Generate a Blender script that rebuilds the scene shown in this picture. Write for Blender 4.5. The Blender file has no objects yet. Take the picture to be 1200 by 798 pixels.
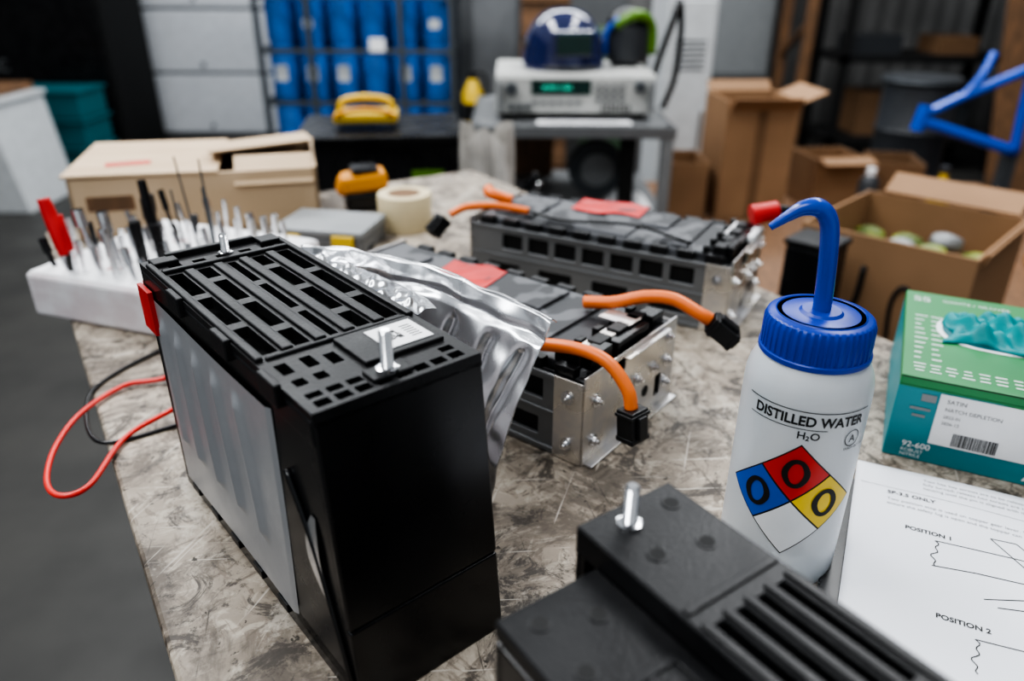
import bpy, bmesh, math, random
from mathutils import Vector, Matrix, Euler
random.seed(7)
T=0.9
S=bpy.context.scene
COL=S.collection
# ---------------------------------------------------------------- materials
def mat(name,col,rough=.5,metal=0,col2=None,scale=20,detail=4,stretch=(1,1,1),lo=.4,hi=.6,bump=0,bscale=None,trans=0,emit=0,coat=0,sss=0,rvar=0,alpha=1,spec=None):
    m=bpy.data.materials.new(name);m.use_nodes=True
    n=m.node_tree.nodes;l=m.node_tree.links;b=n['Principled BSDF']
    c4=lambda c:(c[0],c[1],c[2],1)
    b.inputs['Base Color'].default_value=c4(col);b.inputs['Roughness'].default_value=rough;b.inputs['Metallic'].default_value=metal
    if trans:b.inputs['Transmission Weight'].default_value=trans
    if coat:b.inputs['Coat Weight'].default_value=coat;b.inputs['Coat Roughness'].default_value=.1
    if spec is not None:b.inputs['Specular IOR Level'].default_value=spec
    if sss:
        b.inputs['Subsurface Weight'].default_value=sss;b.inputs['Subsurface Radius'].default_value=(1,1,1);b.inputs['Subsurface Scale'].default_value=.015
    if emit:
        b.inputs['Emission Color'].default_value=c4(col);b.inputs['Emission Strength'].default_value=emit
    tc=n.new('ShaderNodeTexCoord');mp=n.new('ShaderNodeMapping');mp.inputs['Scale'].default_value=stretch
    l.new(tc.outputs['Object'],mp.inputs['Vector'])
    nz=n.new('ShaderNodeTexNoise');nz.inputs['Scale'].default_value=scale;nz.inputs['Detail'].default_value=detail
    l.new(mp.outputs['Vector'],nz.inputs['Vector'])
    if col2 is None: col2=tuple(x*.88 for x in col);lo_,hi_=.3,.7
    else: lo_,hi_=lo,hi
    r=n.new('ShaderNodeValToRGB');r.color_ramp.elements[0].position=lo_;r.color_ramp.elements[1].position=hi_
    r.color_ramp.elements[0].color=c4(col);r.color_ramp.elements[1].color=c4(col2)
    l.new(nz.outputs['Fac'],r.inputs['Fac']);l.new(r.outputs['Color'],b.inputs['Base Color'])
    if rvar:
        mr=n.new('ShaderNodeMapRange');mr.inputs['To Min'].default_value=max(0,rough-rvar);mr.inputs['To Max'].default_value=rough+rvar
        mr.inputs['From Min'].default_value=.3;mr.inputs['From Max'].default_value=.7
        l.new(nz.outputs['Fac'],mr.inputs['Value']);l.new(mr.outputs['Result'],b.inputs['Roughness'])
    if bump:
        nb=n.new('ShaderNodeTexNoise');nb.inputs['Scale'].default_value=bscale or scale*4;nb.inputs['Detail'].default_value=3
        l.new(mp.outputs['Vector'],nb.inputs['Vector'])
        bp=n.new('ShaderNodeBump');bp.inputs['Strength'].default_value=bump;bp.inputs['Distance'].default_value=.002
        l.new(nb.outputs['Fac'],bp.inputs['Height']);l.new(bp.outputs['Normal'],b.inputs['Normal'])
    return m
def bench_mat():
    m=bpy.data.materials.new('worn_bench_top');m.use_nodes=True
    n=m.node_tree.nodes;l=m.node_tree.links;b=n['Principled BSDF']
    tc=n.new('ShaderNodeTexCoord')
    def noise(sc,det,st=(1,1,1),rot=0,dist=0,rough=.6,off=0):
        m2=n.new('ShaderNodeMapping');m2.inputs['Rotation'].default_value=(0,0,rot);l.new(tc.outputs['Object'],m2.inputs['Vector'])
        mp=n.new('ShaderNodeMapping');mp.inputs['Scale'].default_value=st;mp.inputs['Location'].default_value=(off,off,0)
        l.new(m2.outputs['Vector'],mp.inputs['Vector'])
        z=n.new('ShaderNodeTexNoise');z.inputs['Scale'].default_value=sc;z.inputs['Detail'].default_value=det;z.inputs['Distortion'].default_value=dist;z.inputs['Roughness'].default_value=rough
        l.new(mp.outputs['Vector'],z.inputs['Vector']);return z.outputs['Fac']
    def ramp(f,a,bb,ca,cb):
        r=n.new('ShaderNodeValToRGB');e=r.color_ramp.elements
        e[0].position=a;e[1].position=bb;e[0].color=(*ca,1);e[1].color=(*cb,1);l.new(f,r.inputs['Fac']);return r.outputs['Color']
    def mix(f,a,bb,mode='MIX'):
        x=n.new('ShaderNodeMix');x.data_type='RGBA';x.blend_type=mode
        l.new(f,x.inputs[0])
        for s,v in ((6,a),(7,bb)):
            if isinstance(v,tuple):x.inputs[s].default_value=(*v,1)
            else:l.new(v,x.inputs[s])
        return x.outputs[2]
    k=(0,0,0);w=(1,1,1);g=lambda v:(v,v,v)
    c=ramp(noise(10,8,dist=.5),.36,.62,(.40,.345,.28),(.23,.19,.148))
    for i,(rot,a,col) in enumerate([(.2,.54,(.47,.415,.34)),(1.35,.54,(.16,.125,.095)),(2.2,.55,(.43,.38,.31)),(2.9,.55,(.11,.086,.066))]):
        c=mix(ramp(noise(30,6,(1,2.6,1),rot,.8,.68,i*3.1),a,a+.07,k,g(.72)),c,col)
    c=mix(ramp(noise(6,10,dist=.9,rough=.74,off=5),.49,.57,k,g(.78)),c,(.075,.058,.044))
    c=mix(ramp(noise(22,10,dist=1.0,rough=.8),.515,.57,k,g(.88)),c,(.042,.033,.026))
    c=mix(ramp(noise(14,8,dist=.6,rough=.75,off=9),.56,.62,k,g(.6)),c,(.50,.45,.38))
    c=mix(ramp(noise(9,3,(1,22,1),.5,.3,.5),.66,.69,k,g(.6)),c,(.58,.53,.46))
    c=mix(ramp(noise(8,3,(1,26,1),-.7,.3,.5,2),.67,.70,k,g(.6)),c,(.56,.51,.45))
    c=mix(ramp(noise(9,3,(1,24,1),1.9,.3,.5,4),.66,.69,k,g(.7)),c,(.035,.028,.02))
    c=mix(ramp(noise(110,3),.66,.70,k,w),c,(.035,.028,.02))
    l.new(c,b.inputs['Base Color']);b.inputs['Roughness'].default_value=.55
    bp=n.new('ShaderNodeBump');bp.inputs['Strength'].default_value=.4;bp.inputs['Distance'].default_value=.001
    l.new(noise(60,6),bp.inputs['Height']);l.new(bp.outputs['Normal'],b.inputs['Normal'])
    return m
M=dict(
 bench=bench_mat(),
 steelframe=mat('bench_frame_steel',(.12,.12,.12),.5,.4),
 black=mat('black_abs_plastic',(.008,.008,.009),.40,0,(.014,.014,.015),30,5,bump=.12,bscale=500,rvar=.08,spec=.38),
 blackg=mat('gloss_black_plastic',(.006,.006,.007),.27,0,(.010,.010,.011),15,4,rvar=.07),
 blackd=mat('deep_black',(.004,.004,.004),.7),
 alu=mat('brushed_aluminium',(.52,.53,.55),.40,.6,(.43,.44,.46),12,6,bump=.1,bscale=200,rvar=.08),
 alus=mat('cover_plate_aluminium',(.74,.75,.77),.24,.88,(.62,.63,.65),15,5,rvar=.08),
 zinc=mat('zinc_plated_steel',(.72,.67,.60),.3,.8,(.54,.53,.54),25,5,rvar=.1),
 chrome=mat('chrome',(.8,.8,.81),.15,1),
 grey=mat('grey_steel',(.21,.215,.22),.45,.5),
 side=mat('module_side_grey',(.13,.13,.135),.4,.6,(.2,.2,.21),25,4),
 camo=mat('foam_camouflage',(.030,.031,.035),.5,0,(.110,.113,.121),26,2,(1,1.3,1),.48,.52,bump=.15,bscale=60),
 orange=mat('orange_cable',(.85,.20,.04),.4),
 tapeR=mat('red_tape',(.62,.03,.025),.45,0,(.5,.025,.022),30,4,bump=.5,bscale=40),
 red=mat('red_plastic',(.6,.02,.02),.35),
 redc=mat('red_cable',(.75,.045,.035),.35),
 bottle=mat('ldpe_translucent',(.78,.81,.84),.28,0,(.74,.78,.81),6,2,trans=.36,sss=.3),
 cap=mat('blue_cap',(.004,.04,.38),.35),
 tubeb=mat('blue_tube',(.006,.06,.45),.25,coat=.3),
 ink=mat('black_ink',(.008,.008,.008),.6),
 inkg=mat('grey_ink',(.22,.22,.23),.6),
 nblue=mat('nfpa_blue',(.008,.09,.50),.4),nred=mat('nfpa_red',(.64,.02,.015),.4),nyel=mat('nfpa_yellow',(.85,.60,.015),.4),nwhite=mat('nfpa_white',(.80,.82,.84),.4),
 paper=mat('paper',(.78,.79,.83),.6,0,(.74,.75,.79),8,3,bump=.2,bscale=14),
 label=mat('label_white',(.86,.86,.87),.5),
 green=mat('box_green',(.022,.19,.058),.42,0,(.03,.235,.075),8,2),
 teal=mat('box_teal',(.012,.21,.25),.42,0,(.016,.26,.30),8,2),
 tealg=mat('nitrile_glove_teal',(.0,.27,.29),.5,0,(.0,.21,.23),30,3,bump=.3,bscale=80),
 tealt=mat('tote_teal',(.008,.13,.155),.5),
 foamw=mat('white_foam',(.66,.64,.65),.7,0,(.58,.52,.53),25,4,bump=.3,bscale=90),
 card=mat('cardboard',(.31,.18,.095),.75,0,(.26,.15,.078),5,4,bump=.1),
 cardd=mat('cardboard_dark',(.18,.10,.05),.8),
 wood=mat('tan_plywood',(.57,.43,.29),.6,0,(.49,.36,.23),6,6,(1,6,1)),
 woodb=mat('brown_wood',(.21,.11,.055),.6,0,(.135,.075,.04),8,6,(6,6,1)),
 yellow=mat('yellow_plastic',(.70,.47,.03),.45),
 yell2=mat('orange_yellow_plastic',(.68,.28,.02),.4),
 cream=mat('masking_tape',(.66,.56,.36),.6),
 white=mat('white_paint',(.60,.62,.63),.5),
 door=mat('garage_door_white',(.66,.68,.71),.55),
 wallg=mat('concrete_wall',(.17,.175,.18),.8,0,(.13,.135,.14),3,6),
 corr=mat('corrugated_steel',(.26,.27,.275),.5,.3),
 clad=mat('cladding_grey',(.19,.187,.182),.6,0,(.14,.137,.133),2,5),
 floor=mat('concrete_floor',(.050,.048,.044),.55,0,(.029,.028,.026),3,8,lo=.35,hi=.65,rvar=.12),
 dblue=mat('cylinder_blue',(.018,.17,.55),.35),
 frame=mat('rack_frame',(.09,.10,.11),.5,.5),
 drum=mat('dark_drum',(.04,.043,.048),.4),
 instr=mat('instrument_beige',(.47,.47,.45),.5),
 lcd=mat('lcd_screen',(.01,.035,.03),.2),lcdt=mat('lcd_digits',(.1,.8,.55),.4,emit=.5),
 helm=mat('helmet_navy',(.012,.018,.08),.15,coat=1),
 lime=mat('lime_shield',(.11,.24,.02),.3),
 clear=mat('clear_bag',(.64,.61,.57),.35,0,(.42,.40,.37),12,4,bump=.4,bscale=20),
 blue=mat('frame_blue',(.01,.09,.58),.3,coat=.4),
 apple=mat('yellow_green_parts',(.26,.31,.05),.5,0,(.10,.14,.04),30,3),
)
# ---------------------------------------------------------------- helpers
def group(name,loc=(0,0,0),rz=0,rot=None):
    e=bpy.data.objects.new(name,None);e.empty_display_size=.05
    e.location=loc;e.rotation_euler=rot if rot else (0,0,rz);COL.objects.link(e);return e
def mobj(par,name,vs,fs,m,smooth=False,bevel=0,seg=2,solid=0):
    me=bpy.data.meshes.new(name);me.from_pydata([tuple(v) for v in vs],[],fs);me.update()
    if m is not None:me.materials.append(m)
    o=bpy.data.objects.new(name,me);COL.objects.link(o)
    if par is not None:o.parent=par
    if smooth:
        for p in me.polygons:p.use_smooth=True
    if solid:
        q=o.modifiers.new('s','SOLIDIFY');q.thickness=solid;q.offset=0
    if bevel:
        q=o.modifiers.new('b','BEVEL');q.width=bevel;q.segments=seg;q.limit_method='ANGLE';q.angle_limit=.6
    return o
BF=[(0,3,2,1),(4,5,6,7),(0,1,5,4),(1,2,6,5),(2,3,7,6),(3,0,4,7)]
def bverts(c,s,rot=None):
    R=Euler(rot).to_matrix() if rot else Matrix.Identity(3)
    c=Vector(c);return [c+R@Vector((x*s[0]/2,y*s[1]/2,z*s[2]/2)) for z in(-1,1) for x,y in((-1,-1),(1,-1),(1,1),(-1,1))]
def boxes(par,name,L,m,bevel=0,seg=2):
    vs=[];fs=[]
    for it in L:
        k=len(vs);vs+=bverts(*it);fs+=[tuple(k+i for i in f) for f in BF]
    return mobj(par,name,vs,fs,m,bevel=bevel,seg=seg)
def box(par,name,c,s,m,rot=None,bevel=0):
    return boxes(par,name,[(c,s,rot)],m,bevel)
def bx(par,name,a,b,m,bevel=0):
    return box(par,name,[(a[i]+b[i])/2 for i in range(3)],[abs(b[i]-a[i]) for i in range(3)],m,None,bevel)
def lathe(par,name,prof,m,loc=(0,0,0),seg=48,rot=None,smooth=True,rfun=None):
    R=Euler(rot).to_matrix() if rot else Matrix.Identity(3);vs=[];fs=[];loc=Vector(loc)
    for i,(r,z) in enumerate(prof):
        for j in range(seg):
            a=2*math.pi*j/seg;rr=r*(rfun(i,a) if rfun else 1)
            vs.append(loc+R@Vector((rr*math.cos(a),rr*math.sin(a),z)))
    for i in range(len(prof)-1):
        for j in range(seg):
            k=(j+1)%seg;fs.append((i*seg+j,i*seg+k,(i+1)*seg+k,(i+1)*seg+j))
    if prof[0][0]>1e-6:fs.append(tuple(range(seg))[::-1])
    if prof[-1][0]>1e-6:fs.append(tuple(range((len(prof)-1)*seg,len(prof)*seg)))
    o=mobj(par,name,vs,fs,m)
    if smooth:
        for p in o.data.polygons:
            if len(p.vertices)==4:p.use_smooth=True
        q=o.modifiers.new('e','EDGE_SPLIT');q.split_angle=.7
    return o
def cyls(par,name,L,m,seg=20):
    vs=[];fs=[]
    for p0,p1,r0,r1 in L:
        p0=Vector(p0);p1=Vector(p1);z=(p1-p0).normalized();x=z.orthogonal().normalized();y=z.cross(x);k=len(vs)
        for p,r in((p0,r0),(p1,r1)):
            for j in range(seg):
                a=2*math.pi*j/seg;vs.append(p+x*r*math.cos(a)+y*r*math.sin(a))
        fs+=[(k+j,k+(j+1)%seg,k+seg+(j+1)%seg,k+seg+j) for j in range(seg)]
        fs+=[tuple(range(k+seg-1,k-1,-1)),tuple(range(k+seg,k+2*seg))]
    o=mobj(par,name,vs,fs,m)
    for p in o.data.polygons:
        if len(p.vertices)==4:p.use_smooth=True
    q=o.modifiers.new('e','EDGE_SPLIT');q.split_angle=.7
    return o
def cyl(par,name,p0,p1,r,m,r2=None,seg=24):return cyls(par,name,[(p0,p1,r,r if r2 is None else r2)],m,seg)
def tube(par,name,pts,r,m,n=10,seg=14,rf=None):
    P=[Vector(p) for p in pts];Q=[]
    E=[2*P[0]-P[1]]+P+[2*P[-1]-P[-2]]
    for i in range(1,len(E)-2):
        for k in range(n):
            t=k/n;a,b,c,d=E[i-1],E[i],E[i+1],E[i+2]
            Q.append(.5*((2*b)+(c-a)*t+(2*a-5*b+4*c-d)*t*t+(3*b-a-3*c+d)*t**3))
    Q.append(P[-1]);vs=[];fs=[]
    tg=(Q[1]-Q[0]).normalized();x=tg.orthogonal().normalized()
    for i,q in enumerate(Q):
        tg=(Q[min(i+1,len(Q)-1)]-Q[max(i-1,0)]).normalized()
        x=(x-tg*x.dot(tg)).normalized();y=tg.cross(x);rr=r*(rf(i/(len(Q)-1),i) if rf else 1)
        for j in range(seg):
            a=2*math.pi*j/seg;vs.append(q+x*rr*math.cos(a)+y*rr*math.sin(a))
    for i in range(len(Q)-1):
        for j in range(seg):
            k=(j+1)%seg;fs.append((i*seg+j,i*seg+k,(i+1)*seg+k,(i+1)*seg+j))
    fs.append(tuple(range(seg))[::-1]);fs.append(tuple(range((len(Q)-1)*seg,len(Q)*seg)))
    return mobj(par,name,vs,fs,m,smooth=True)
def grid(par,name,f,nu,nv,m,solid=0,smooth=True):
    vs=[f(i/nu,j/nv) for j in range(nv+1) for i in range(nu+1)]
    fs=[(j*(nu+1)+i,j*(nu+1)+i+1,(j+1)*(nu+1)+i+1,(j+1)*(nu+1)+i) for j in range(nv) for i in range(nu)]
    return mobj(par,name,vs,fs,m,smooth=smooth,solid=solid)
def plate(par,name,x0,x1,y0,y1,z0,z1,holes,m,bevel=.0006):
    rd=lambda v:round(v,6)
    xs=sorted({rd(x0),rd(x1)}|{rd(v) for h in holes for v in(h[0],h[1])});ys=sorted({rd(y0),rd(y1)}|{rd(v) for h in holes for v in(h[2],h[3])})
    nx,ny=len(xs)-1,len(ys)-1
    def solid(i,j):
        if i<0 or j<0 or i>=nx or j>=ny:return False
        cx=(xs[i]+xs[i+1])/2;cy=(ys[j]+ys[j+1])/2
        return not any(h[0]<cx<h[1] and h[2]<cy<h[3] for h in holes)
    V={};vs=[];fs=[]
    def v(i,j,k):
        if (i,j,k) not in V:V[(i,j,k)]=len(vs);vs.append((xs[i],ys[j],(z0,z1)[k]))
        return V[(i,j,k)]
    for i in range(nx):
        for j in range(ny):
            if not solid(i,j):continue
            fs.append((v(i,j,1),v(i+1,j,1),v(i+1,j+1,1),v(i,j+1,1)));fs.append((v(i,j,0),v(i,j+1,0),v(i+1,j+1,0),v(i+1,j,0)))
            if not solid(i-1,j):fs.append((v(i,j,0),v(i,j,1),v(i,j+1,1),v(i,j+1,0)))
            if not solid(i+1,j):fs.append((v(i+1,j,0),v(i+1,j+1,0),v(i+1,j+1,1),v(i+1,j,1)))
            if not solid(i,j-1):fs.append((v(i,j,0),v(i+1,j,0),v(i+1,j,1),v(i,j,1)))
            if not solid(i,j+1):fs.append((v(i,j+1,0),v(i,j+1,1),v(i+1,j+1,1),v(i+1,j+1,0)))
    o=mobj(par,name,vs,fs,m)
    if bevel:
        q=o.modifiers.new('b','BEVEL');q.width=bevel;q.segments=1;q.limit_method='ANGLE';q.angle_limit=.6
    return o
def text(par,name,s,size,fn,m,align='LEFT',bold=0):
    cu=bpy.data.curves.new('t','FONT');cu.body=s;cu.size=size;cu.align_x=align;cu.resolution_u=3;cu.offset=bold
    o=bpy.data.objects.new('t',cu);COL.objects.link(o)
    dg=bpy.context.evaluated_depsgraph_get();dg.update()
    me=bpy.data.meshes.new_from_object(o.evaluated_get(dg))
    bpy.data.objects.remove(o)
    for v in me.vertices:v.co=Vector(fn(v.co.x,v.co.y))
    me.materials.clear();me.materials.append(m);me.name=name
    ob=bpy.data.objects.new(name,me);COL.objects.link(ob);ob.parent=par;return ob
def stud(par,x,y,z,h=.02,r=.0032):
    pr=[]
    nn=int(h/.0012)
    for i in range(nn):
        pr+= [(r,i*h/nn),(r*.8,(i+.5)*h/nn)]
    pr.append((r*.7,h))
    lathe(par,'threaded_stud',pr,M['chrome'],(x,y,z),18)
    lathe(par,'stud_collar',[(r*1.7,0),(r*1.7,.002),(r*1.2,.0025)],M['chrome'],(x,y,z-.0003),18)
def lerp(a,b,t):return a+(b-a)*t
# ---------------------------------------------------------------- camera
cam=bpy.data.cameras.new('camera');co=bpy.data.objects.new('camera',cam);COL.objects.link(co)
co.location=(0,0,1.246);co.rotation_euler=(math.pi/2-.4572,-.0046,0)
cam.sensor_width=36;cam.lens=26.7;cam.clip_start=.02;cam.clip_end=60
cam.dof.use_dof=True;cam.dof.focus_distance=.46;cam.dof.aperture_fstop=4.1
S.camera=co
# ---------------------------------------------------------------- room
box(None,'floor',(0,2.2,-.05),(9.4,9,.1),M['floor'])
box(None,'wall_back',(0,6.5,1.6),(9.4,.2,3.2),M['wallg'])
box(None,'wall_left',(-4.6,2.2,1.6),(.2,8.4,3.2),M['wallg'])
box(None,'wall_right',(4.6,2.2,1.6),(.2,8.4,3.2),M['wallg'])
grid(None,'trim_corrugated_cladding',lambda u,v:(.9+3.55*u,6.37+.008*math.sin(u*3.55*2*math.pi/.15),.02+3.1*v),300,1,M['clad'])
g=group('door_1',(-2.22,6.36,0))
for i in range(6):
    bx(g,'panel_%d'%i,(-.98,-.04,.02+i*.47),(.62,0,.465+i*.47),M['door'],.010)
bx(g,'panel_backing',(-.98,-.01,0),(.62,0.03,2.9),M['corr'])
bx(g,'jamb',(.62,-.06,0),(.70,0,3),M['white'])
cyls(g,'panel_screws',[((x,-.06,.08+i*.47),(x,-.04,.08+i*.47),.014,.014) for x in(-.9,-.2,.56) for i in range(6)],M['frame'],8)
# ---------------------------------------------------------------- workbench
th=math.atan2(.541,.841)
g=group('workbench',(0,0,0),th)
bx(g,'top',(0.004,-.75,T-.03),(.715,1.25,T),M['bench'],.003)
bx(g,'apron',(.03,-.7,T-.1),(.69,1.2,T-.031),M['steelframe'])
for i,(x,y) in enumerate([(.06,-.65),(.65,-.65),(.06,1.15),(.65,1.15)]):bx(g,'leg_%d'%i,(x-.03,y-.03,0),(x+.03,y+.03,T-.1),M['steelframe'])
bx(g,'shelf',(.05,-.66,.25),(.67,1.16,.28),M['steelframe'])
# ---------------------------------------------------------------- battery module A
W,L,H=.0925,.2413,.1728
g=group('battery_module',(-.0855,.2789,T),.6989)
bx(g,'core',(.004,.004,0.0),(W-.004,L-.004,H-.016),M['blackd'])
holes=[]
cx_=[.0110,.0285,.0463,.0640,.0815]
for i,x in enumerate(cx_):
    wd=.0082 if i!=2 else .0050
    segs=[(.066,.104),(.112,.156),(.164,.205)] if i%2==0 else [(.066,.088),(.096,.134),(.142,.178),(.186,.205)]
    holes+=[(x-wd/2,x+wd/2,a,b) for a,b in segs]
holes+=[(.005+i*.0104,.0125+i*.0104,.0035,.0095) for i in range(8)]
holes+=[(.005+i*.0104,.0125+i*.0104,.0125,.0175) for i in (0,1,2,7)]
holes+=[(.006,.012,.026,.033),(.017,.023,.026,.033),(.006,.012,.040,.052),(.019,.025,.040,.052),(.030,.036,.036,.048)]
holes+=[(.012+i*.0155,.020+i*.0155,.216,.224) for i in range(5)]
plate(g,'slotted_deck',0,W,0,L,H-.007,H,holes,M['black'],.0007)
R=[]
for x in (.0197,.0380,.0546,.0728):
    R.append(((x,.135,H+.0007),(.0062,.142,.0022)))
for x in (.0028,W-.0028):R.append(((x,.145,H+.0008),(.0042,.170,.0030)))
R.append(((W/2,.211,H+.0009),(W-.010,.0045,.003)))
R.append(((W/2,.0605,H+.0006),(W-.012,.0030,.002)))
boxes(g,'deck_ridges',R,M['black'],.0008)
boxes(g,'end_block',[((.0635,.040,H+.001),(.046,.034,.003)),((.046,.012,H+.0005),(.022,.012,.003)),((.012,.230,H+.001),(.016,.012,.004)),((.082,.230,H+.001),(.014,.014,.004)),((.045,.237,H+.0015),(.06,.005,.005)),((-.0015,.10,H-.004),(.004,.02,.012)),((-.0015,.17,H-.004),(.004,.02,.012)),((-.0015,.04,H-.004),(.004,.02,.012))],M['black'],.0008)
boxes(g,'housing_frame',[((W/2,.003,.026),(W,.006,.052)),((W/2,.003,(.053+H-.004)/2),(W,.006,H-.004-.053)),
  ((W/2,L-.003,H/2-.003),(W,.006,H-.006)),
  ((.003,.036,H/2),(.006,.066,H-.014)),((.003,L-.008,H/2),(.006,.016,H-.014)),
  ((.003,L/2,.009),(.006,L-.004,.018)),((.003,L/2,H-.011),(.007,L-.002,.014)),
  ((W-.003,L/2,H-.016),(.006,L-.002,.024)),((W-.003,.02,H/2),(.006,.034,H-.01)),((W-.003,L/2,.01),(.006,L-.01,.02))],M['blackg'],.0012)
def sidesheet(u,v):
    y0=.047+.016*(1-v)
    y=y0+u*(L-.016-y0);z=.016+v*(H-.034)
    d=0
    for yy in (.090,.120,.150,.180,.208):
        q=(y-yy)/.0050
        if .25<v<.93:d=max(d,math.exp(-q*q)*min(1,(v-.25)/.05,(.93-v)/.05))
    e=.0015*min(1,u/.02) 
    return (-.0006-e-.0030*d+.0005*math.sin(u*5+v*3),y,z)
grid(g,'aluminium_side_sheet',sidesheet,160,60,M['alu'])
boxes(g,'side_clips',[((-.001,.08+i*.033,.012),(.004,.012,.006)) for i in range(5)],M['black'],.0006)
grid(g,'silver_pouch',lambda u,v:(-.0006-.0015*math.sin(v*math.pi),.016+u*.014*math.sin(max(.05,v)*math.pi*.9),.055+v*.055),8,16,M['alus'])
tube(g,'bowed_edge',[(-.001,.004,.012),(-.001,.012,.05),(-.001,.022,.09),(-.001,.040,.125)],.0018,M['blackg'],8,8)
boxes(g,'red_tape',[((-.003,L-.012,.145),(.003,.022,.03)),((.02,L+.001,.15),(.04,.002,.02))],M['tapeR'])
bx(g,'foam_layer',(W,.03,.02),(W+.004,L-.01,H-.014),M['foamw'],.001)
bx(g,'blue_sticker',(W+.0035,.022,.150),(W+.006,.032,.160),M['nblue'])
stud(g,.0451,.011,H+.002,.021,.0033)
stud(g,.050,L-.018,H,.014,.003)
bx(g,'label',(.056,.0275,H+.0026),(.083,.052,H+.0030),M['label'])
Q=[]
for i in range(11):
    for j in range(11):
        c=(i<3 and j<3) or (i<3 and j>7) or (i>7 and j<3)
        if c or random.random()<.42:
            Q.append(((.0605+i*.0009,.0352+j*.0009,H+.0031),(.0009,.0009,.0002)))
Q+= [((.0765,.033+i*.0026,H+.0031),(.006,.0006,.0002)) for i in range(6)]
boxes(g,'qr_code',Q,M['ink'])
for ch in g.children:
    for v in ch.data.vertices:
        x,y,z=v.co
        v.co.y=y-.017*max(0,1-z/H)*max(0,1-y/L)
# ---------------------------------------------------------------- battery module D
sn,cs=.5702,.8216;LD=.262
g=group('battery_module.001',(-.0015+sn*.25,.2185-cs*.25,T),.6067)
HD=.1364;X0=-.008;WD=.0965
bx(g,'core',(X0+.003,.004,0),(WD-.003,LD-.02,HD-.022),M['blackd'])
boxes(g,'housing_walls',[(((WD+X0)/2,.003,.055),(WD-X0,.006,.11)),((X0+.003,.122,.058),(.006,.244,.112)),((WD-.003,.128,.064),(.006,.256,.125)),((W/4+X0/2,.243,.057),(W/2-X0,.006,.114)),((WD/2+.0215,.257,.064),(WD-.043,.006,.128))],M['blackg'],.0012)
cl=[(.0025,.0075),(.0145,.0195),(.0265,.0315)]
rw=[(.012,.062),(.072,.122),(.134,.184)]
plate(g,'lower_deck',X0,.0425,0,.246,HD-.020,HD-.012,[(a,b,c,d) for a,b in cl for c,d in rw],M['black'],.0008)
cl2=[(.0500,.0548),(.0612,.0660),(.0725,.0773),(.0838,.0886)]
plate(g,'upper_deck',.0425,WD,0,.260,HD-.014,HD,[(a,b,c,d) for a,b in cl2 for c,d in ((.012,.065),(.075,.128),(.138,.190))],M['black'],.0008)
R=[]
for x in (.0465,.0580,.0693,.0806,.0925):R.append(((x,.098,HD+.0005),(.0038,.19,.0014)))
for x in (-.003,.011,.023,.0365):R.append(((x,.098,HD-.0115),(.0045,.19,.0014)))
R.append(((.0695,.200,HD+.0003),(.050,.004,.0014)));R.append(((.0160,.195,HD-.0117),(.042,.004,.0014)))
boxes(g,'deck_ridges',R,M['black'],.0005)
hp=[(.086,.248,HD),(.058,.228,HD),(.080,.222,HD),(.0265,.226,HD-.012),(.0055,.235,HD-.012),(.0055,.208,HD-.012)]
for i,(x,y,z) in enumerate(hp):
    lathe(g,'deck_hole_rim_%d'%i,[(.0031,-.001),(.0031,.0003),(.0036,.0005),(.0044,.0003),(.0046,-.001)],M['black'],(x,y,z),24)
cyls(g,'deck_holes',[((x,y,z-.0002),(x,y,z+.00045),.0033,.0033) for x,y,z in hp],M['blackd'],20)
stud(g,.0615,.248,HD,.020,.0032)
# ---------------------------------------------------------------- cover plate
g=group('aluminium_cover_plate',(0,0,T))
NR=Vector((.52,.80,0)).normalized()
def sheet(u,v):
    bxp=Vector((lerp(-.150,-.0134,u),lerp(.556,.440,u),0.001));tp=Vector((lerp(-.163,.028,u),lerp(.565,.466,u),lerp(.150,.131,u)+.010*math.sin(u*math.pi)))
    tp+=NR*.006*math.sin(u*math.pi)
    p=bxp.lerp(tp,v)
    p-=NR*(.012*math.sin(v*math.pi)*(.3+.7*u))
    d=0
    for uu in (.14,.30,.46,.62,.78,.91):
        q=(u-uu-.12*(v-.5))/.022
        if .15<v<.86:d=max(d,math.exp(-q*q)*min(1,(v-.15)/.06,(.86-v)/.06))
    p+=NR*.0060*d
    q=(v-.90)/.02;p+=NR*.0030*math.exp(-q*q)
    p+=NR*(.0018*math.sin(u*17+v*5)*v+.0007*math.sin(u*41-v*19)+.0006*math.sin(u*29+v*33))
    return p
grid(g,'pressed_sheet',sheet,180,90,M['alus'],solid=.0008)
def rim(u,v):
    p=sheet(u,1.0)
    return p+NR*(.007*v)+Vector((0,0,.0005-.004*v*v-.0006*math.sin(u*30)))
grid(g,'folded_rim',rim,100,6,M['alus'],solid=.0006)
ca,sa=math.cos(.6989),math.sin(.6989)
def Aw(x,y,z):return Vector((-.0855+ca*x-sa*y,.2789+sa*x+ca*y,z))
def film(u,v):
    a=Aw(W+.0045,L*(.97-.62*u),.160-.002*u);b=sheet(.02+.62*u,.93-.05*u)
    p=a.lerp(b,v*(1-.35*u**2))
    return p+Vector((0,0,.004*math.sin(v*math.pi)+(.0024*math.sin(u*26+v*6)+.0012*math.sin(u*61+v*15))*math.sin(v*math.pi)+.0018*math.sin(u*47-v*9)*v*(1-v)*3))
grid(g,'inner_film',film,160,30,M['alus'],solid=.0004)
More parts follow.
